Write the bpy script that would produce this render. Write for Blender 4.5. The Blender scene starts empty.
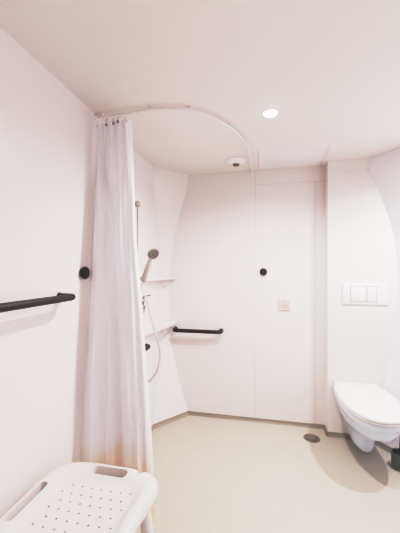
import bpy, bmesh, math, random
from mathutils import Vector, Matrix
random.seed(4)
S = bpy.context.scene
C = S.collection
PI = math.pi

# ------------------------------------------------------------------ materials
def mat(name, col, rough=0.5, metal=0.0, spec=0.5, noise=0.0, nscale=8.0, bump=0.0, bscale=200.0,
        emit=None, coat=0.0, trans=0.0):
    m = bpy.data.materials.new(name); m.use_nodes = True
    nt = m.node_tree; b = nt.nodes['Principled BSDF']
    b.inputs['Base Color'].default_value = (*col, 1)
    b.inputs['Roughness'].default_value = rough
    b.inputs['Metallic'].default_value = metal
    b.inputs['Specular IOR Level'].default_value = spec
    b.inputs['Coat Weight'].default_value = coat
    tc = nt.nodes.new('ShaderNodeTexCoord')
    if noise > 0:
        n = nt.nodes.new('ShaderNodeTexNoise'); n.inputs['Scale'].default_value = nscale
        n.inputs['Detail'].default_value = 4
        r = nt.nodes.new('ShaderNodeValToRGB')
        lo = [c*(1-noise) for c in col]; hi = [min(1, c*(1+noise)) for c in col]
        r.color_ramp.elements[0].position = .3; r.color_ramp.elements[1].position = .7
        r.color_ramp.elements[0].color = (*lo, 1); r.color_ramp.elements[1].color = (*hi, 1)
        nt.links.new(tc.outputs['Object'], n.inputs['Vector'])
        nt.links.new(n.outputs['Fac'], r.inputs['Fac'])
        nt.links.new(r.outputs['Color'], b.inputs['Base Color'])
    if bump > 0:
        n2 = nt.nodes.new('ShaderNodeTexNoise'); n2.inputs['Scale'].default_value = bscale
        bp = nt.nodes.new('ShaderNodeBump'); bp.inputs['Strength'].default_value = bump
        bp.inputs['Distance'].default_value = .002
        nt.links.new(tc.outputs['Object'], n2.inputs['Vector'])
        nt.links.new(n2.outputs['Fac'], bp.inputs['Height'])
        nt.links.new(bp.outputs['Normal'], b.inputs['Normal'])
    if emit:
        b.inputs['Emission Color'].default_value = (*emit[0], 1)
        b.inputs['Emission Strength'].default_value = emit[1]
    return m

WALL   = mat('wall_laminate', (.86, .815, .805), .32, noise=.006, nscale=2, spec=.35)
SHWALL = mat('shower_wall_gelcoat', (.86, .815, .802), .28, noise=.006, nscale=2, spec=.4)
COOLW  = mat('right_wall_cool_lit', (.90, .885, .925), .35, noise=.006, nscale=2, spec=.35)  # cool cast of the light on this side put into the wall colour
CEIL   = mat('ceiling_paint', (.86, .82, .80), .55, noise=.008, nscale=2, spec=.25)
HATCH  = mat('hatch_paint', (.88, .85, .86), .5, noise=.005, nscale=3)
GROOVE = mat('groove_backing_grey', (.55, .47, .46), .8, noise=.02)  # grey backing seen through the seams between wall panels
FLOOR  = mat('floor_vinyl', (.53, .505, .447), .42, noise=.02, nscale=5, bump=.03, bscale=300, spec=.35)
SKIRT  = mat('cove_vinyl', (.33, .315, .265), .4, noise=.02, nscale=6)
PORC   = mat('porcelain', (.71, .81, .95), .08, noise=.003, nscale=3, coat=.4)
SEATP  = mat('toilet_seat_plastic', (.90, .87, .87), .18, noise=.003, nscale=3)
PLAST  = mat('white_plastic', (.93, .93, .93), .2, noise=.004, nscale=4)
STOOLP = mat('stool_plastic', (.79, .765, .75), .17, noise=.006, nscale=6, bump=.04, bscale=260)
ALU    = mat('white_coated_tube', (.80, .80, .81), .3, noise=.01, nscale=6)
RAILW  = mat('white_rail_metal', (.84, .83, .84), .35, noise=.01, nscale=6)
BLACK  = mat('matt_black_nylon', (.014, .014, .014), .42, noise=.05, nscale=20)
GREYP  = mat('satin_grey_chrome', (.40, .385, .36), .30, metal=.2, noise=.03, nscale=20)
CHROME = mat('polished_chrome', (.45, .44, .43), .16, metal=.9, noise=.01)
STEEL  = mat('brushed_drain_steel', (.30, .28, .235), .38, metal=.8, noise=.1, nscale=40)
HOSE   = mat('hose_plastic', (.66, .62, .60), .3, metal=.3, noise=.02, nscale=40)
BRUSHG = mat('grey_holder_plastic', (.12, .145, .14), .35, noise=.03, nscale=12)
SWP    = mat('switch_plastic', (.74, .63, .58), .3, noise=.01)
SWR    = mat('switch_rocker_plastic', (.66, .53, .47), .25, noise=.01)
DARKG  = mat('vent_dark', (.20, .19, .16), .5, noise=.05)
LAMP   = mat('lamp_diffuser', (1, 1, 1), .5, emit=((1, .95, .93), 14))
RUBBER = mat('grey_rubber', (.25, .25, .25), .7, noise=.05)

def cloth_mat():
    m = bpy.data.materials.new('curtain_polyester'); m.use_nodes = True
    nt = m.node_tree; b = nt.nodes['Principled BSDF']; out = nt.nodes['Material Output']
    b.inputs['Roughness'].default_value = .75
    b.inputs['Specular IOR Level'].default_value = .2
    tc = nt.nodes.new('ShaderNodeTexCoord'); sp = nt.nodes.new('ShaderNodeSeparateXYZ')
    nt.links.new(tc.outputs['Object'], sp.inputs[0])
    n = nt.nodes.new('ShaderNodeTexNoise'); n.inputs['Scale'].default_value = 7
    nt.links.new(tc.outputs['Object'], n.inputs['Vector'])
    mr = nt.nodes.new('ShaderNodeMapRange')              # orange tint that fades out up the hem
    mr.inputs['From Min'].default_value = .52; mr.inputs['From Max'].default_value = .22
    nt.links.new(sp.outputs['Z'], mr.inputs['Value'])
    mu = nt.nodes.new('ShaderNodeMath'); mu.operation = 'MULTIPLY'
    nt.links.new(mr.outputs[0], mu.inputs[0]); nt.links.new(n.outputs['Fac'], mu.inputs[1])
    r = nt.nodes.new('ShaderNodeValToRGB')
    r.color_ramp.elements[0].color = (.92, .925, .955, 1)
    r.color_ramp.elements[1].color = (.86, .64, .46, 1)
    r.color_ramp.elements[1].position = .5
    nt.links.new(mu.outputs[0], r.inputs['Fac']); nt.links.new(r.outputs[0], b.inputs['Base Color'])
    t = nt.nodes.new('ShaderNodeBsdfTranslucent'); nt.links.new(r.outputs[0], t.inputs['Color'])
    mx = nt.nodes.new('ShaderNodeMixShader'); mx.inputs[0].default_value = .24
    nt.links.new(b.outputs[0], mx.inputs[1]); nt.links.new(t.outputs[0], mx.inputs[2])
    nt.links.new(mx.outputs[0], out.inputs['Surface'])
    return m
CLOTH = cloth_mat()

# ------------------------------------------------------------------ helpers
def obj(name, bm, m, parent=None, smooth=True, angle=40):
    bmesh.ops.recalc_face_normals(bm, faces=bm.faces)
    me = bpy.data.meshes.new(name); bm.to_mesh(me); bm.free()
    me.materials.append(m)
    if smooth:
        me.shade_smooth()
        try: me.set_sharp_from_angle(angle=math.radians(angle))
        except Exception: pass
    o = bpy.data.objects.new(name, me); C.objects.link(o)
    if parent:
        o.parent = parent
        o.matrix_parent_inverse = Matrix.Translation(-parent.location)
    return o
def tag(o, label, cat, group=None):
    o['label'] = label; o['category'] = cat
    if group: o['group'] = group
    return o
def thing(name, label, cat, loc, group=None):
    o = bpy.data.objects.new(name, None); C.objects.link(o); o.location = loc
    o.empty_display_size = .05
    return tag(o, label, cat, group)
def struct(name, bm, m, smooth=False, flip_to=None):
    o = obj(name, bm, m, smooth=smooth); o['kind'] = 'structure'; return o
def face(bm, pts):
    return bm.faces.new([bm.verts.new(p) for p in pts])
def box(bm, lo, hi, bev=0.0, seg=2):
    lo, hi = Vector(lo), Vector(hi); c = (lo+hi)/2; s = hi-lo
    r = bmesh.ops.create_cube(bm, size=1.0)
    for v in r['verts']: v.co = Vector((v.co.x*s.x, v.co.y*s.y, v.co.z*s.z)) + c
    if bev > 0:
        es = set(e for v in r['verts'] for e in v.link_edges)
        bmesh.ops.bevel(bm, geom=list(es), offset=bev, segments=seg, affect='EDGES', profile=.5)
def prism(bm, pts, z0, z1, axis='z', bev=0.0):
    def P(a, b, c): return (a, b, c) if axis == 'z' else ((a, c, b) if axis == 'y' else (c, a, b))
    lo = [bm.verts.new(P(x, y, z0)) for x, y in pts]; hi = [bm.verts.new(P(x, y, z1)) for x, y in pts]
    n = len(pts); fs = [bm.faces.new(lo[::-1]), bm.faces.new(hi)]
    for i in range(n): fs.append(bm.faces.new((lo[i], lo[(i+1) % n], hi[(i+1) % n], hi[i])))
    if bev > 0:
        es = set(fs[0].edges) | set(fs[1].edges)
        bmesh.ops.bevel(bm, geom=list(es), offset=bev, segments=3, affect='EDGES', profile=.5)
def smooth_path(pts, n=8):
    pts = [Vector(p) for p in pts]; out = []
    for i in range(len(pts)-1):
        p0 = pts[max(0, i-1)]; p1 = pts[i]; p2 = pts[i+1]; p3 = pts[min(len(pts)-1, i+2)]
        for k in range(n):
            t = k/n
            out.append(.5*((2*p1)+(p2-p0)*t+(2*p0-5*p1+4*p2-p3)*t*t+(3*p1-p0-3*p2+p3)*t**3))
    out.append(pts[-1]); return out
def tube(bm, path, rad, seg=14, caps=True, up=(0, 0, 1)):
    path = [Vector(p) for p in path]; rings = []; n = len(path); prev = None
    for i, p in enumerate(path):
        d = (path[min(n-1, i+1)]-path[max(0, i-1)]).normalized()
        if prev is None:
            u = Vector(up)
            if abs(d.dot(u)) > .95: u = Vector((1, 0, 0))
            a = d.cross(u).normalized()
        else:
            a = (prev - d*prev.dot(d)).normalized()
        prev = a; b = d.cross(a)
        r = rad[i] if isinstance(rad, (list, tuple)) else rad
        rings.append([bm.verts.new(p + a*math.cos(2*PI*k/seg)*r + b*math.sin(2*PI*k/seg)*r) for k in range(seg)])
    for i in range(n-1):
        for k in range(seg):
            bm.faces.new((rings[i][k], rings[i][(k+1) % seg], rings[i+1][(k+1) % seg], rings[i+1][k]))
    if caps:
        bm.faces.new(rings[0][::-1]); bm.faces.new(rings[-1])
def lathe(bm, prof, origin, axis=(0, 0, 1), seg=32, caps=True):
    q = Vector((0, 0, 1)).rotation_difference(Vector(axis).normalized()); o = Vector(origin)
    rings = []
    for r, h in prof:
        if r < 1e-6: rings.append([bm.verts.new(o + q @ Vector((0, 0, h)))])
        else: rings.append([bm.verts.new(o + q @ Vector((r*math.cos(2*PI*k/seg), r*math.sin(2*PI*k/seg), h))) for k in range(seg)])
    for a, b in zip(rings, rings[1:]):
        if len(a) == 1 and len(b) == 1: continue
        for k in range(seg):
            k2 = (k+1) % seg
            if len(a) == 1: bm.faces.new((a[0], b[k2], b[k]))
            elif len(b) == 1: bm.faces.new((a[k], a[k2], b[0]))
            else: bm.faces.new((a[k], a[k2], b[k2], b[k]))
    if not caps: return
    if len(rings[0]) > 1: bm.faces.new(rings[0][::-1])
    if len(rings[-1]) > 1: bm.faces.new(rings[-1])
def lerp_table(tab, z):
    # monotone cubic-ish interpolation (Catmull-Rom on a table)
    if z <= tab[0][0]: return tab[0][1]
    for i in range(len(tab)-1):
        (z1, a), (z2, b) = tab[i], tab[i+1]
        if z <= z2:
            z0, p = tab[max(0, i-1)]; z3, q = tab[min(len(tab)-1, i+2)]
            m1 = (b-p)/(z2-z0) if z2 != z0 else 0; m2 = (q-a)/(z3-z1) if z3 != z1 else 0
            h = z2-z1; t = (z-z1)/h
            return ((2*t**3-3*t*t+1)*a + (t**3-2*t*t+t)*h*m1 + (-2*t**3+3*t*t)*b + (t**3-t*t)*h*m2)
    return tab[-1][1]

# ------------------------------------------------------------------ room shell
ZC = 2.347                      # ceiling height
XL, YB, YT, XR_, YF = -.975, 2.85, 2.738, 1.60, -.75
XBOX = .533
SK = .035                       # cove height
LEFT = [(0, -.722), (.035, -.73), (.31, -.81), (.505, -.857), (.76, -.905), (1.12, -.925), (1.48, -.910),
        (1.69, -.882), (1.89, -.833), (2.06, -.783), (2.2, -.742), (2.25, -.733), (ZC, -.730)]
RIGHT = [(0, .850), (.3, .930), (.7, 1.02), (1.2, 1.068), (1.45, 1.064), (1.54, 1.058), (1.69, 1.043), (1.87, .996),
         (2.02, .946), (2.15, .894), (2.25, .850), (ZC, .850)]
def xb(z): return lerp_table(LEFT, z)
def yl(z): return YB - (xb(z)-XL)*1.285
def xr(z): return lerp_table(RIGHT, z)
def yr(z): return YT - max(.004, (XR_-xr(z)))*1.285
ZS = [0, SK] + [SK+(ZC-SK)*i/44 for i in range(1, 45)]
def ribbon(a, b, zs=ZS, n=1):
    bm = bmesh.new(); rows = []
    for z in zs:
        p, q = a(z), b(z)
        rows.append([bm.verts.new((p[0]+(q[0]-p[0])*i/n, p[1]+(q[1]-p[1])*i/n, z)) for i in range(n+1)])
    for r, s in zip(rows, rows[1:]):
        for i in range(n): bm.faces.new((r[i], r[i+1], s[i+1], s[i]))
    return bm
struct('wall_left', ribbon(lambda z: (XL, YF), lambda z: (XL, yl(z))), WALL, True)
struct('wall_corner', ribbon(lambda z: (XL, yl(z)), lambda z: (xb(z), YB)), SHWALL, True)
struct('wall_right', ribbon(lambda z: (XR_, yr(z)), lambda z: (XR_, YF)), COOLW, True)
struct('wall_right_corner', ribbon(lambda z: (xr(z), YT), lambda z: (XR_, yr(z))), COOLW, True)
struct('wall_front', ribbon(lambda z: (XR_, YF), lambda z: (XL, YF), [0, ZC]), WALL)
# back wall: the shower half with its curved left edge, then a tall panel, a strip beside and one above
G = .0011; XS, XP, ZP = -.080, .452, 2.212
D = .004
bm = bmesh.new()
fr = [bm.verts.new((xb(z), YB, z)) for z in ZS]; fq = [bm.verts.new((XS-G, YB, z)) for z in ZS]
for i in range(len(ZS)-1): bm.faces.new((fr[i], fq[i], fq[i+1], fr[i+1]))
face(bm, [(XS-G, YB, 0), (XS-G, YB+D, 0), (XS-G, YB+D, ZC), (XS-G, YB, ZC)])
struct('wall_back', bm, WALL)
for lo, hi in (((XS+G, 0), (XP-G, ZP-G)), ((XP+G, 0), (XBOX+.02, ZP-G)), ((XS+G, ZP+G), (XBOX+.02, ZC))):
    bm = bmesh.new(); box(bm, (lo[0], YB, lo[1]), (hi[0], YB+D, hi[1])); struct('wall_back', bm, WALL)
bm = bmesh.new(); face(bm, [(-1.05, YB+D, 0), (.7, YB+D, 0), (.7, YB+D, ZC), (-1.05, YB+D, ZC)])
struct('trim_1', bm, GROOVE)
# boxed-out cistern wall behind the toilet, with a strip seam near the ceiling
ZG = 2.258
bm = bmesh.new()
for z0, z1 in ((0, ZG-.002), (ZG+.002, ZC)):
    zs = [z for z in ZS if z0 < z < z1]; zs = [z0]+zs+[z1]
    l = [bm.verts.new((XBOX, YT, z)) for z in zs]; r = [bm.verts.new((xr(z), YT, z)) for z in zs]
    for i in range(len(zs)-1): bm.faces.new((l[i], r[i], r[i+1], l[i+1]))
face(bm, [(XBOX, YT, 0), (XBOX, YB+D, 0), (XBOX, YB+D, ZC), (XBOX, YT, ZC)])
face(bm, [(XBOX, YT, ZG-.002), (.846, YT, ZG-.002), (.846, YT+.006, ZG-.002), (XBOX, YT+.006, ZG-.002)])
face(bm, [(XBOX, YT+.006, ZG-.01), (.846, YT+.006, ZG-.01), (.846, YT+.006, ZG+.01), (XBOX, YT+.006, ZG+.01)])
struct('wall_cistern', bm, WALL)
# floor / ceiling
bm = bmesh.new(); face(bm, [(-1.1, YF-.05, 0), (1.7, YF-.05, 0), (1.7, 2.9, 0), (-1.1, 2.9, 0)]); struct('floor', bm, FLOOR)
HX0, HX1, HY0, HY1 = -.047, .482, 2.345, 2.80
bm = bmesh.new()
x0, x1, y0, y1 = -1.1, 1.7, YF-.05, 2.9
for r in ((x0, x1, y0, HY0-G), (x0, x1, HY1+G, y1), (x0, HX0-G, HY0-G, HY1+G), (HX1+G, x1, HY0-G, HY1+G)):
    face(bm, [(r[0], r[2], ZC), (r[0], r[3], ZC), (r[1], r[3], ZC), (r[1], r[2], ZC)])
face(bm, [(HX0-.02, HY0-.02, ZC+.012), (HX0-.02, HY1+.02, ZC+.012), (HX1+.02, HY1+.02, ZC+.012), (HX1+.02, HY0-.02, ZC+.012)])
struct('ceiling', bm, CEIL)
bm = bmesh.new(); box(bm, (HX0+.003, HY0+.001, ZC-.001), (HX1-.003, HY1, ZC+.010), .001, 1)
struct('trim_2', bm, HATCH)
# coved vinyl skirting
def cove(name, a, b, out):
    bm = bmesh.new(); ox, oy = out
    prof = [(.016, 0), (.006, .008), (.0035, .020), (.003, SK), (-.001, SK)]
    rows = []
    for t, z in prof:
        pa = a(z); pb = b(z)
        rows.append([bm.verts.new((pa[0]+ox*t, pa[1]+oy*t, z+.0005)), bm.verts.new((pb[0]+ox*t, pb[1]+oy*t, z+.0005))])
    for r, s in zip(rows, rows[1:]): bm.faces.new((r[0], r[1], s[1], s[0]))
    o = obj(name, bm, SKIRT, angle=60); o['kind'] = 'structure'
cove('baseboard_left', lambda z: (XL, YF), lambda z: (XL, yl(z)), (1, 0))
cove('baseboard_corner', lambda z: (XL, yl(z)), lambda z: (xb(z), YB), (.79, -.61))
cove('baseboard_back', lambda z: (xb(z), YB), lambda z: (XBOX, YB), (0, -1))
cove('baseboard_return', lambda z: (XBOX, YB), lambda z: (XBOX, YT-.016), (-1, 0))
cove('baseboard_cistern', lambda z: (XBOX-.016, YT), lambda z: (xr(z), YT), (0, -1))
cove('baseboard_right_corner', lambda z: (xr(z), YT), lambda z: (XR_, yr(z)), (-.79, -.61))
cove('baseboard_right', lambda z: (XR_, yr(z)), lambda z: (XR_, YF), (-1, 0))

# ------------------------------------------------------------------ toilet
TX = .749
def outline(w, L, n=40, wr=.80, y0=0.0):
    """D shaped plan: straight back at the wall, widening sides, elliptical front; local x, y measured out from wall"""
    pts = []
    ym = L*.42
    left = [(-w*wr, y0), (-w*(wr+.45*(1-wr)), ym*.33), (-w*(wr+.8*(1-wr)), ym*.66)]
    pts += left
    for i in range(n+1):
        a = PI - PI*i/n
        c, s = math.cos(a), math.sin(a)
        pts.append((w*math.copysign(abs(c)**.86, c), ym+(L-ym)*abs(s)**.92))
    pts += [(-x, y) for x, y in left[::-1]]
    return pts
def loft(bm, sections, capb=True, capt=True):
    rings = [[bm.verts.new((TX+x, YT-.001-y, z)) for x, y in pts] for pts, z in sections]
    n = len(rings[0])
    for a, b in zip(rings, rings[1:]):
        for i in range(n): bm.faces.new((a[i], a[(i+1) % n], b[(i+1) % n], b[i]))
    if capb: bm.faces.new(rings[0][::-1])
    if capt: bm.faces.new(rings[-1])
toilet = thing('wall_hung_toilet', 'white wall-hung toilet with closed lid mounted on the boxed-out wall', 'toilet', (TX, YT, 0))
bm = bmesh.new()
loft(bm, [(outline(.045, .275, wr=.95), .058), (outline(.064, .300, wr=.95), .064), (outline(.072, .315, wr=.96), .085),
          (outline(.078, .325, wr=.98), .13), (outline(.090, .345, wr=.99), .185), (outline(.108, .39, wr=.99), .232), (outline(.130, .48, wr=.99), .268),
          (outline(.150, .555, wr=.98), .290), (outline(.166, .595, wr=.96), .312), (outline(.178, .615, wr=.94), .340), (outline(.185, .627, wr=.92), .366),
          (outline(.188, .633, wr=.91), .388), (outline(.196, .645, wr=.90), .396),
          (outline(.199, .648, wr=.90), .425), (outline(.197, .645, wr=.90), .431), (outline(.18, .63, wr=.90), .434)])
obj('bowl', bm, PORC, toilet, angle=50)
bm = bmesh.new()
loft(bm, [(outline(.192, .645, wr=.835, y0=.055), .436), (outline(.201, .655, wr=.835, y0=.055), .439), (outline(.203, .657, wr=.835, y0=.055), .450), (outline(.200, .653, wr=.835, y0=.055), .4545)])
obj('seat_ring', bm, SEATP, toilet, angle=50)
bm = bmesh.new()
loft(bm, [(outline(.197, .651, wr=.835, y0=.05), .4565), (outline(.204, .660, wr=.835, y0=.05), .459), (outline(.205, .661, wr=.835, y0=.05), .468),
          (outline(.202, .657, wr=.835, y0=.051), .474), (outline(.194, .645, wr=.835, y0=.056), .4785), (outline(.150, .58, y0=.08), .4825), (outline(.08, .45, y0=.13), .4845)])
obj('lid', bm, SEATP, toilet, angle=50)
bm = bmesh.new(); box(bm, (TX-.170, YT-.060, .436), (TX+.170, YT-.004, .478), .014, 3)
obj('hinge', bm, SEATP, toilet)

fp = thing('flush_plate', 'white rectangular dual flush plate on the wall above the toilet', 'flush plate', (.826, YT, 1.13))
px0, px1, pz0, pz1 = .650, 1.000, 1.130, 1.305
bm = bmesh.new(); box(bm, (px0, YT-.014, pz0), (px1, YT, pz1), .006, 3)
obj('plate', bm, PLAST, fp)
bm = bmesh.new(); box(bm, (px0+.057, YT-.0145, pz0+.020), (px0+.261, YT-.012, pz1-.020), .0005, 1); obj('button_gap', bm, mat('gap_grey', (.22, .21, .21), .6, noise=.02), fp)
for a, b in ((px0+.062, px0+.180), (px0+.186, px0+.256)):
    bm = bmesh.new(); box(bm, (a, YT-.018, pz0+.025), (b, YT-.012, pz1-.025), .002, 2); obj('button', bm, PLAST, fp)

# brush holder on the floor beside the toilet
bx_, by_ = .955, 2.405
br = thing('toilet_brush_holder', 'dark grey round toilet brush holder on the floor right of the toilet', 'toilet brush', (bx_, by_, 0))
bm = bmesh.new()
lathe(bm, [(.0, .001), (.046, .001), (.052, .005), (.0545, .03), (.0555, .105), (.054, .112), (.049, .112), (.0475, .10), (.044, .015), (0, .012)], (bx_, by_, 0), seg=40)
obj('holder', bm, BRUSHG, br)
bm = bmesh.new()
lathe(bm, [(0, .014), (.028, .016), (.036, .03), (.038, .07), (.034, .098), (.018, .112), (.012, .118), (0, .118)], (bx_, by_, 0), seg=40)
obj('brush_head', bm, BLACK, br)
bm = bmesh.new()
tube(bm, [(bx_, by_, .112), (bx_+.002, by_, .18), (bx_+.008, by_, .27), (bx_+.012, by_, .33), (bx_+.0125, by_, .335)], [.007, .006, .007, .009, .004], 12)
obj('handle', bm, BLACK, br)

# ------------------------------------------------------------------ bars and hooks
def u_bar(name, label, a, b, wall_dir, off, rad, group):
    """horizontal bar a->b (points on the wall) standing off the wall along wall_dir, ends turned back into the wall"""
    a, b, w = Vector(a), Vector(b), Vector(wall_dir); d = (b-a).normalized(); rb = rad*1.9
    t = thing(name, label, 'grab bar', tuple((a+b)/2), group)
    path = [a-w*.001, a+w*(off-rb)]
    for i in range(1, 9):
        th = PI/2*i/8; path.append(a+w*(off-rb)+w*rb*math.sin(th)+d*rb*(1-math.cos(th)))
    for i in range(1, 12): path.append((a+w*off+d*rb).lerp(b+w*off-d*rb, i/12))
    for i in range(0, 9):
        th = PI/2*i/8; path.append(b+w*(off-rb)+w*rb*math.cos(th)-d*rb*(1-math.sin(th)))
    path.append(b-w*.001)
    bm = bmesh.new(); tube(bm, path, rad, 20); obj('bar', bm, BLACK, t, angle=60)
    for p in (a, b):
        bm = bmesh.new(); lathe(bm, [(rad*1.2, -.001), (rad*1.2, .006), (rad*1.02, .009)], p, w, 24); obj('rosette', bm, BLACK, t)
    return t
u_bar('grab_bar', 'long black grab bar on the left wall beside the curtain', (XL, .42, 1.297), (XL, 1.285, 1.297), (1, 0, 0), .085, .0165, None)
u_bar('grab_bar', 'short black grab bar on the back wall, low right of the shower shelves', (-.853, YB, .835), (-.400, YB, .835), (0, -1, 0), .075, .0185, None)
u_bar('grab_bar', 'black grab bar end peeking out behind the curtain below the shelves', (XL, 1.74, .808), (XL, 2.275, .808), (1, 0, 0), .075, .0185, None)
def hook(label, p, w):
    t = thing('coat_hook', label, 'hook', p)
    bm = bmesh.new(); lathe(bm, [(.026, -.001), (.026, .004), (.022, .006)], p, w, 32); obj('base_disc', bm, BLACK, t)
    bm = bmesh.new(); lathe(bm, [(.022, .005), (.031, .009), (.034, .014), (.034, .022), (.030, .027), (.020, .029), (0, .028)], p, w, 32); obj('knob', bm, BLACK, t)
    return t
hook('round black knob hook on the left wall beside the curtain edge', (XL, 1.475, 1.408), (1, 0, 0))
hook('round black knob hook on the back wall above the light switch', (-.006, YB, 1.40), (0, -1, 0))

sw = thing('light_switch', 'small square cream light switch on the back wall panel', 'light switch', (.182, YB, 1.10))
bm = bmesh.new(); box(bm, (.127, YB-.010, 1.045), (.237, YB, 1.155), .004, 3); obj('frame', bm, SWP, sw)
bm = bmesh.new(); prism(bm, [(.158, YB-.009), (.158, YB-.013), (.222, YB-.018), (.222, YB-.009)], 1.078, 1.142, bev=.0015); obj('rocker', bm, SWR, sw)

# ------------------------------------------------------------------ shower corner shelves
def shelf(label, z, th):
    XS_ = XL+.0015
    def inner(zz): return (xb(zz)+.002, yl(zz)-.002)
    bxx, byy = inner(z)
    a = (XS_, 2.30); b = (-.852, YB-.0015)
    fr = []
    for i in range(15):
        t = i/14
        p = Vector((a[0]+.022, a[1])).lerp(Vector((b[0], b[1])), t)
        bulge = .012*math.sin(PI*t)
        fr.append((p.x+bulge, p.y-bulge*.3))
    pts = [(XS_, 2.30)] + fr + [(bxx+.004, YB-.0015), (XS_, byy)]
    bm = bmesh.new(); prism(bm, pts, z-th, z, bev=.004)
    return tag(obj('corner_shelf', bm, SHWALL, angle=30), label, 'shelf')
shelf('upper white moulded corner shelf beside the hand shower', 1.350, .022)
shelf('lower white moulded corner shelf just above the black bars', .918, .036)

# ------------------------------------------------------------------ shower set
RX, RY = -.925, 2.095
rl = thing('shower_rail', 'slim chrome shower riser rail half hidden behind the curtain', 'shower rail', (XL, RY, 1.15))
bm = bmesh.new(); tube(bm, [(RX, RY, 1.25), (RX, RY, 1.92)], .006, 16); obj('bar', bm, GREYP, rl)
P0 = Vector((RX+.046, RY-.008, 1.332)); HAX = Vector((.33, -.02, .94)).normalized(); HC = P0+HAX*.028
for z in (1.268, 1.912):
    bm = bmesh.new(); tube(bm, [(XL+.001, RY, z), (XL+.008, RY, z), (XL+.0085, RY, z), (RX-.012, RY, z), (RX-.006, RY, z)], [.022, .022, .012, .012, .012], 20)
    lathe(bm, [(0, -.024), (.014, -.022), (.019, -.014), (.019, .014), (.014, .022), (0, .024)], (RX, RY, z), seg=20)
    obj('bracket', bm, GREYP, rl, angle=60)
bm = bmesh.new()
lathe(bm, [(.014, -.025), (.017, -.02), (.017, .02), (.014, .025)], (RX, RY, 1.36), seg=20)
tube(bm, [(RX, RY, 1.36), (RX+.018, RY-.003, 1.358), (RX+.030, RY-.006, 1.357)], .008, 14)
lathe(bm, [(.0172, -.016), (.0205, -.016), (.0215, .016), (.0182, .016), (.0172, -.016)], HC, HAX, 24, False)
obj('slide_holder', bm, GREYP, rl, angle=60)
# hand shower resting in the holder
AX = HAX
hs = thing('hand_shower', 'grey hand shower with round head leaning out past the curtain', 'hand shower', tuple(P0))
bm = bmesh.new()
path = [P0, P0+AX*.015, P0+AX*.06, P0+AX*.12, P0+AX*.165, P0+AX*.19+Vector((.004, 0, 0))]
path = smooth_path(path, 5)
rr = []
for i in range(len(path)):
    t = i/(len(path)-1); rr.append(.0140+.0055*math.sin(PI*min(1, t*1.15))-.001*t)
tube(bm, path, rr, 18); obj('handle', bm, GREYP, hs, angle=60)
hc = P0+AX*.222+Vector((.010, -.005, 0)); fd = Vector((.62, -.62, -.48)).normalized()
bm = bmesh.new()
lathe(bm, [(0, -.034), (.018, -.031), (.034, -.020), (.043, -.006), (.046, .004), (.045, .010), (.041, .012), (.040, .010), (0, .010)], hc, fd, 32)
obj('head', bm, GREYP, hs, angle=50)
bm = bmesh.new(); lathe(bm, [(.039, .0102), (.036, .013), (0, .014)], hc, fd, 32)
q = Vector((0, 0, 1)).rotation_difference(fd)
for rad, n in ((.012, 6), (.024, 12)):
    for k in range(n):
        c = hc + q @ Vector((rad*math.cos(2*PI*k/n), rad*math.sin(2*PI*k/n), .0125)); lathe(bm, [(.002, 0), (.0015, .003), (0, .0035)], c, fd, 6)
obj('spray_face', bm, DARKG, hs)
# mixer
mz = 1.185; my = 2.125; MX = -.90
mxr = thing('shower_mixer', 'small chrome shower mixer tap behind the hanging hose', 'tap', (XL, my, mz))
bm = bmesh.new()
tube(bm, [(XL+.001, my, mz), (XL+.010, my, mz), (XL+.0105, my, mz), (MX-.012, my, mz), (MX+.012, my, mz), (MX+.018, my, mz)], [.034, .034, .020, .022, .024, .018], 22)
obj('body', bm, CHROME, mxr, angle=50)
bm = bmesh.new(); tube(bm, [(MX+.004, my, mz+.016), (MX+.012, my, mz+.034), (MX+.050, my-.01, mz+.043), (MX+.075, my-.012, mz+.046)], [.011, .010, .007, .005], 12); obj('lever', bm, CHROME, mxr, angle=60)
bm = bmesh.new(); tube(bm, smooth_path([(MX-.004, my, mz-.012), (MX+.014, my, mz-.030), (MX+.016, my, mz-.045), (MX+.006, my, mz-.062)], 5), .012, 14)
lathe(bm, [(.015, 0), (.017, .004), (.017, .016), (.014, .020)], (MX+.004, my, mz-.068), (.4, 0, -.9), 16); obj('spout', bm, CHROME, mxr, angle=60)
# hose: camera model used only to turn measured curve points into places on the plane Y = RY
def at(px, py, y):
    th = math.atan(64/300); r = (px-200)/300
    d = y/(math.cos(th)+r*math.sin(th))
    return Vector((d*(-math.sin(th)+r*math.cos(th)), y, 1.435-(py-268)/300*d))
hp = [P0-AX*.012, P0-AX*.045+Vector((.004, 0, 0)), at(146.8, 299, 2.085), at(150.5, 316, 2.08), at(155.8, 334, 2.08), at(159.6, 349, 2.08), at(159.8, 360, 2.08),
      at(156.8, 371, 2.085), at(152, 378.5, 2.09), at(147, 382, 2.095), at(141, 381, 2.10), at(136.5, 370, 2.11), at(136, 345, 2.12), (MX-.025, my, mz-.07), (MX-.022, my, mz-.024)]
bm = bmesh.new(); tube(bm, smooth_path(hp, 10), .0072, 12)
tag(obj('shower_hose', bm, HOSE, angle=80), 'pale flexible shower hose hanging in a loop below the hand shower', 'hose')

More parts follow.
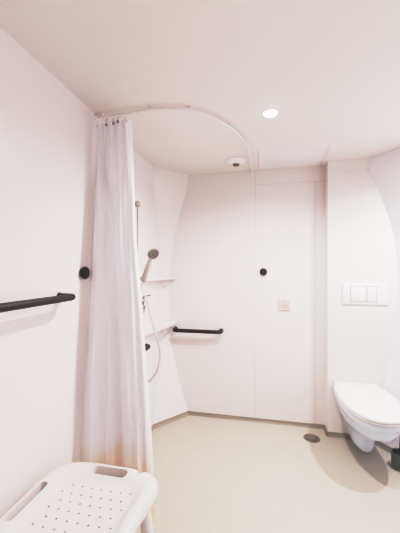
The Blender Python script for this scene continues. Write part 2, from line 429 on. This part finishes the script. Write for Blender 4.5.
# ------------------------------------------------------------------ curtain rail + curtain
rail = thing('curtain_rail', 'thin white curved shower curtain rail fixed under the ceiling', 'curtain rail', (-.5, 1.6, ZC))
ZR = ZC-.021
rp = [(XL+.002, 1.612), (-.86, 1.606), (-.75, 1.60), (-.62, 1.594), (-.52, 1.603), (-.41, 1.645), (-.30, 1.752), (-.215, 1.895), (-.150, 2.08), (-.120, 2.25), (-.110, 2.44), (-.107, 2.65), (-.107, YB-.002)]
path = smooth_path([(x, y, ZR) for x, y in rp], 8)
bm = bmesh.new(); tube(bm, path, .0078, 12)
obj('track', bm, RAILW, rail, angle=60)
for i in (3, 24, 40, 56, 72, 90):
    p = path[i]; bm = bmesh.new(); lathe(bm, [(.006, 0), (.006, .012), (.013, .013), (.013, .0205)], (p.x, p.y, ZR), seg=16); obj('ceiling_clip', bm, RAILW, rail)
for p, w in (((XL, 1.612, ZR), (1, 0, 0)), ((-.107, YB, ZR), (0, -1, 0))):
    bm = bmesh.new(); lathe(bm, [(.0155, .0005), (.0155, .006), (.010, .010)], p, w, 20); obj('end_flange', bm, RAILW, rail)

cur = thing('shower_curtain', 'white shower curtain gathered at the left end of the rail, orange-tinted hem', 'curtain', (-.85, 1.55, .1))
NU, NV = 200, 60
ZT, ZBOT = 2.288, .10
keyL = [(0, -.958, 1.596), (.1, -.958, 1.570), (.3, -.958, 1.535), (.44, -.958, 1.505), (.8, -.958, 1.435), (1, -.958, 1.415)]
keyR = [(0, -.752, 1.600), (.10, -.735, 1.600), (.2, -.720, 1.597), (.32, -.705, 1.592), (.45, -.675, 1.580), (.6, -.642, 1.565), (.8, -.600, 1.55), (1, -.580, 1.54)]
def key(tab, v):
    return Vector((lerp_table([(a, b) for a, b, c in tab], v), lerp_table([(a, c) for a, b, c in tab], v), 0))
def cpoint(u, v):
    a, b = key(keyL, v), key(keyR, v)
    uu = u
    p = a.lerp(b, uu)
    d = (b-a).normalized(); nrm = Vector((d.y, -d.x, 0))     # towards the camera
    w = (b-a).length
    us = lerp_table([(0, .30), (.12, .33), (.20, .47), (.29, .60), (.45, .63), (1, .655)], v)
    g = lambda c, w: math.exp(-((u-c)/w)**2)
    top = max(0, 1-v/.22); top = top*top*(3-2*top); low = min(1, v/.3)
    off = .036*g(.17, .10)*(.5+.5*low) - .016*g(.02, .04) - .012*g(.30, .04)*low
    off -= (.014+.058*low)*g(us-.10, .085)
    off += (.014+.030*low)/(1+math.exp(-(u-us)/.010))
    off += .010*top*math.sin(2*PI*4.6*u+1.0)
    off += .008*low*g(.67+.02*math.sin(5*v), .04) - .008*low*v*g(.745, .03) + .008*low*v*g(.84-.05*v, .035) - .010*low*v*g(.90-.03*v, .025)
    off -= .030*max(0, (u-.95)/.05)**2
    off += .0030*math.sin(2*PI*(9*u+1.2*v))*(.4+v)+.003*math.sin(17*v+22*u)*low
    fold = math.exp(-((u-us)/.022)**2)                        # the right panel laps over the left one
    q = p + nrm*off - d*(.022*low*fold*(1 if u > us else -.6))
    q.y -= .003*math.sin(9*v+13*u)*v
    q.x = max(q.x, XL+.006+.006*u)
    return q
bm = bmesh.new(); grid = []
for j in range(NV+1):
    v = j/NV; row = []
    for i in range(NU+1):
        u = i/NU; q = cpoint(u, v)
        zt = ZT-.010*(.5-.5*math.cos(2*PI*9*u)) if v == 0 else None
        z = ZT+(ZBOT-ZT)*v
        row.append(bm.verts.new((q.x, q.y, zt if zt else z)))
    grid.append(row)
for j in range(NV):
    for i in range(NU): bm.faces.new((grid[j][i], grid[j][i+1], grid[j+1][i+1], grid[j+1][i]))
obj('fabric', bm, CLOTH, cur, angle=180)
for hu, hm in ((.03, RAILW), (.30, GREYP), (.53, GREYP), (.70, GREYP), (.94, RAILW)):
    q = cpoint(hu, .012)
    # little hooks from the rail to the eyelets
    bm = bmesh.new()
    tube(bm, smooth_path([(q.x, q.y, 2.262), (q.x+.001, q.y-.008, 2.270), (q.x+.001, q.y-.006, 2.292), (q.x, 1.600, 2.306)], 4), .0022, 8)
    lathe(bm, [(.0085, -.001), (.0085, .0015), (.004, .0025)], (q.x, q.y-.006, 2.266), (0, -1, 0), 14)
    obj('hook', bm, hm, cur)

# ------------------------------------------------------------------ ceiling fittings
dl = thing('ceiling_downlight', 'round lit recessed downlight glowing on the ceiling', 'ceiling light', (.036, 1.808, ZC))
bm = bmesh.new(); lathe(bm, [(.032, -.004), (.044, -.005), (.047, -.002), (.047, .0)], (.036, 1.808, ZC), seg=40)
obj('ring', bm, PLAST, dl)
bm = bmesh.new(); lathe(bm, [(.038, -.0045), (.034, -.010), (.022, -.015), (0, -.017)], (.036, 1.808, ZC), seg=40)
obj('diffuser', bm, LAMP, dl)
vx, vy = -.235, 2.56
ve = thing('ceiling_vent', 'white round domed ceiling vent with dark centre over the shower', 'vent', (vx, vy, ZC))
bm = bmesh.new(); lathe(bm, [(.092, -.0005), (.093, -.006), (.080, -.014), (.062, -.026), (.048, -.033), (.040, -.034), (.036, -.028), (.0, -.026)], (vx, vy, ZC), seg=44)
obj('rim', bm, PLAST, ve, angle=60)
bm = bmesh.new(); lathe(bm, [(.024, -.026), (.028, -.034), (.027, -.039), (.020, -.045), (.010, -.048), (0, -.048)], (vx+.004, vy-.004, ZC), seg=32)
obj('centre_disc', bm, DARKG, ve, angle=60)

# ------------------------------------------------------------------ floor drain
dx, dy = .393, 2.668
dr = thing('floor_drain', 'round dark steel floor drain set in the floor near the back wall', 'drain', (dx, dy, 0))
bm = bmesh.new(); lathe(bm, [(.066, .0005), (.065, .004), (.060, .006), (.049, .006), (.046, .002), (0, .002)], (dx, dy, 0), seg=44); obj('ring', bm, STEEL, dr)
bm = bmesh.new(); lathe(bm, [(.036, .002), (.036, .007), (.030, .009), (0, .010)], (dx, dy, 0), seg=36)
for k in range(8):
    a = 2*PI*k/8; c = Vector((dx+.041*math.cos(a), dy+.041*math.sin(a), .0022)); lathe(bm, [(.004, 0), (.004, .004), (0, .0045)], c, seg=8)
obj('grate', bm, STEEL, dr)

# ------------------------------------------------------------------ shower stool
SX, SY = -.664, .985
HW, HD = .262, .262
st = thing('shower_stool', 'white plastic shower stool with perforated seat and hand slots', 'stool', (SX, SY, 0))
def souter(phi):
    n = 4.2
    c, s = abs(math.cos(phi)), abs(math.sin(phi))
    return (c**n+s**n)**(-1/n)
def bump(x, c, w): return math.exp(-((x-c)/w)**2)
def top_h(rho, phi):
    # shallow dish, raised rounded rim, rolled outer edge
    if rho < .60: h = .522+.006*(rho/.60)**2
    elif rho < .84:
        t = (rho-.60)/.24; t = t*t*(3-2*t); h = .528+.022*t
    elif rho < .93: h = .550
    else:
        t = (rho-.93)/.07; h = .550-.030*(1-math.sqrt(max(0, 1-t*t)))
    for ph in (.88, -.88):
        pass
    return h
bm = bmesh.new()
NP = 144; RH = [.12, .3, .45, .55, .60, .65, .70, .75, .80, .84, .88, .91, .93, .95, .97, .985, .995, 1.0]
cen = bm.verts.new((SX, SY, .522)); rings = []
for rho in RH:
    ring = []
    for k in range(NP):
        phi = 2*PI*k/NP
        r = souter(phi)*rho
        x, y = r*math.cos(phi), r*math.sin(phi)
        nd = 0
        for pc in (PI/2-.50, -(PI/2-.50)): nd += bump(phi if phi < PI else phi-2*PI, pc, .045)
        nn = max(0, (rho-.80)/.2)
        if x > 0: x *= 1-.165*max(0, math.cos(2*phi))*min(1, rho*1.1)**2
        x *= 1-.065*nd*nn; y *= 1-.065*nd*nn
        z = top_h(rho, phi) - .018*nd*nn
        # the sides at x=+-1 roll over lower than the handle sides
        sx = max(0, x-.72)/.28; z -= .014*sx*sx
        ring.append(bm.verts.new((SX+x*HW, SY+y*HD, z)))
    rings.append(ring)
# outer skirt down and underside
for dz, sc in ((-.014, 1.0), (-.026, .990), (-.030, .975), (-.029, .90)):
    ring = []
    for k in range(NP):
        v = rings[len(RH)-1][k].co
        ring.append(bm.verts.new((SX+(v.x-SX)*sc, SY+(v.y-SY)*sc, v.z+dz)))
    rings.append(ring)
ring = []
for k in range(NP):
    v = rings[-1][k].co; ring.append(bm.verts.new((SX+(v.x-SX)*.6, SY+(v.y-SY)*.6, .498)))
rings.append(ring); cb = bm.verts.new((SX, SY, .498))
for k in range(NP):
    k2 = (k+1) % NP
    bm.faces.new((cen, rings[0][k], rings[0][k2]))
    for a, b in zip(rings, rings[1:]): bm.faces.new((a[k], b[k], b[k2], a[k2]))
    bm.faces.new((cb, rings[-1][k2], rings[-1][k]))
seat = obj('seat', bm, STOOLP, st, angle=50)
# cutters (used once, then deleted)
def stadium(cx, cy, L, r, ang, n=10):
    pts = []
    for s in (1, -1):
        for i in range(n+1):
            a = -PI/2+PI*i/n
            x, y = s*(L/2-r)+s*r*math.cos(a), s*r*math.sin(a)
            pts.append((cx+x*math.cos(ang)-y*math.sin(ang), cy+x*math.sin(ang)+y*math.cos(ang)))
    return pts
bm = bmesh.new()
prism(bm, stadium(SX+.006, SY+HD*.82, .165, .021, 0), .44, .60)
prism(bm, stadium(SX, SY-HD*.80, .175, .021, 0), .44, .60)
prism(bm, stadium(SX-HW*.84, SY, .20, .0155, PI/2), .44, .60)
for i in range(-3, 4):
    for j in range(-3, 4):
        x = SX+.043*i+(.0215 if j % 2 else 0)-.01; y = SY+.040*j+.012
        if abs(x-SX) < .15 and abs(y-SY) < .148:
            lathe(bm, [(.0044, .44), (.0044, .60)], (x, y, 0), seg=10)
bmesh.ops.recalc_face_normals(bm, faces=bm.faces)
cm = bpy.data.meshes.new('cut'); bm.to_mesh(cm); bm.free(); co = bpy.data.objects.new('cut', cm); C.objects.link(co)
md = seat.modifiers.new('cut', 'BOOLEAN'); md.object = co; md.operation = 'DIFFERENCE'; md.solver = 'EXACT'
bpy.context.view_layer.update()
nm = bpy.data.meshes.new_from_object(seat.evaluated_get(bpy.context.evaluated_depsgraph_get()))
seat.modifiers.clear(); old = seat.data; seat.data = nm; bpy.data.meshes.remove(old); nm.name = 'seat'
bpy.data.objects.remove(co); bpy.data.meshes.remove(cm)
nm.shade_smooth()
try: nm.set_sharp_from_angle(angle=math.radians(38))
except Exception: pass
for sx in (1, -1):
    for sy in (1, -1):
        a = Vector((SX+sx*.166, SY+sy*.195, .510)); b = Vector((SX+sx*.204, SY+sy*.225, .030))
        bm = bmesh.new(); tube(bm, [a, a.lerp(b, .45), a.lerp(b, .452), b], [.025, .025, .023, .023], 18); lg = obj('leg', bm, ALU, st, angle=50)
        bm = bmesh.new(); tube(bm, [b+Vector((0, 0, .03)), b, b-Vector((0, 0, .024)), b-Vector((0, 0, .030))], [.0255, .027, .031, .029], 18)
        f = obj('rubber_foot', bm, RUBBER, None); f.parent = lg; f.matrix_parent_inverse = Matrix.Translation(-Vector(st.location))

# ------------------------------------------------------------------ lights
def point(name, loc, e, col, r=.05, spot=None, blend=1.0):
    l = bpy.data.lights.new(name, 'SPOT' if spot else 'POINT'); l.energy = e; l.color = col; l.shadow_soft_size = r
    if spot: l.spot_size = math.radians(spot); l.spot_blend = blend
    o = bpy.data.objects.new(name, l); C.objects.link(o); o.location = loc; return o
def area(name, loc, e, col, sx, sy, rot=(0, 0, 0)):
    l = bpy.data.lights.new(name, 'AREA'); l.energy = e; l.color = col; l.shape = 'RECTANGLE'; l.size = sx; l.size_y = sy
    o = bpy.data.objects.new(name, l); C.objects.link(o); o.location = loc; o.rotation_euler = rot; return o
W = (1, .965, .935); CW = (.965, .965, .995)
point('downlight_lamp', (.036, 1.808, ZC-.02), 93, W, .022, 161, .8)
point('downlight_lamp', (1.28, 2.02, ZC-.02), 74, CW, .022, 160, .82)
area('added_side_fill', (1.54, .25, 1.35), 8.5, (.95, .94, 1), 1.4, 1.6, (0, math.radians(100), 0))  # unseen fill light added to lift the left wall and right-hand ceiling

w = bpy.data.worlds.new('world'); S.world = w; w.use_nodes = True
w.node_tree.nodes['Background'].inputs[0].default_value = (1, .96, .95, 1)
w.node_tree.nodes['Background'].inputs[1].default_value = .3

# ------------------------------------------------------------------ camera
cd = bpy.data.cameras.new('camera'); cam = bpy.data.objects.new('camera', cd); C.objects.link(cam)
cam.location = (0, 0, 1.435); cam.rotation_euler = (PI/2, 0, math.atan(64/300))
cd.sensor_fit = 'HORIZONTAL'; cd.sensor_width = 36; cd.lens = 27; cd.shift_y = 1.5/400
cd.clip_start = .02
S.camera = cam
S.view_settings.view_transform = 'Standard'; S.view_settings.look = 'None'
S.view_settings.exposure = 0; S.view_settings.gamma = 1

# gentle photographic shoulder
vs = S.view_settings
vs.use_curve_mapping = True
cmg = vs.curve_mapping
cmg.use_clip = False; cmg.clip_max_x = 4; cmg.clip_max_y = 1.5
cv = cmg.curves[3]
cv.points[0].location = (0, 0); cv.points[1].location = (2.6, .97)
for p in ((.10, .09), (.22, .222), (.36, .475), (.50, .655), (.70, .765), (.95, .835), (1.4, .90)): cv.points.new(*p)
for k, t in ((1, .918), (2, .905)):
    cmg.curves[k].points[1].location = (1, t)
cmg.update()
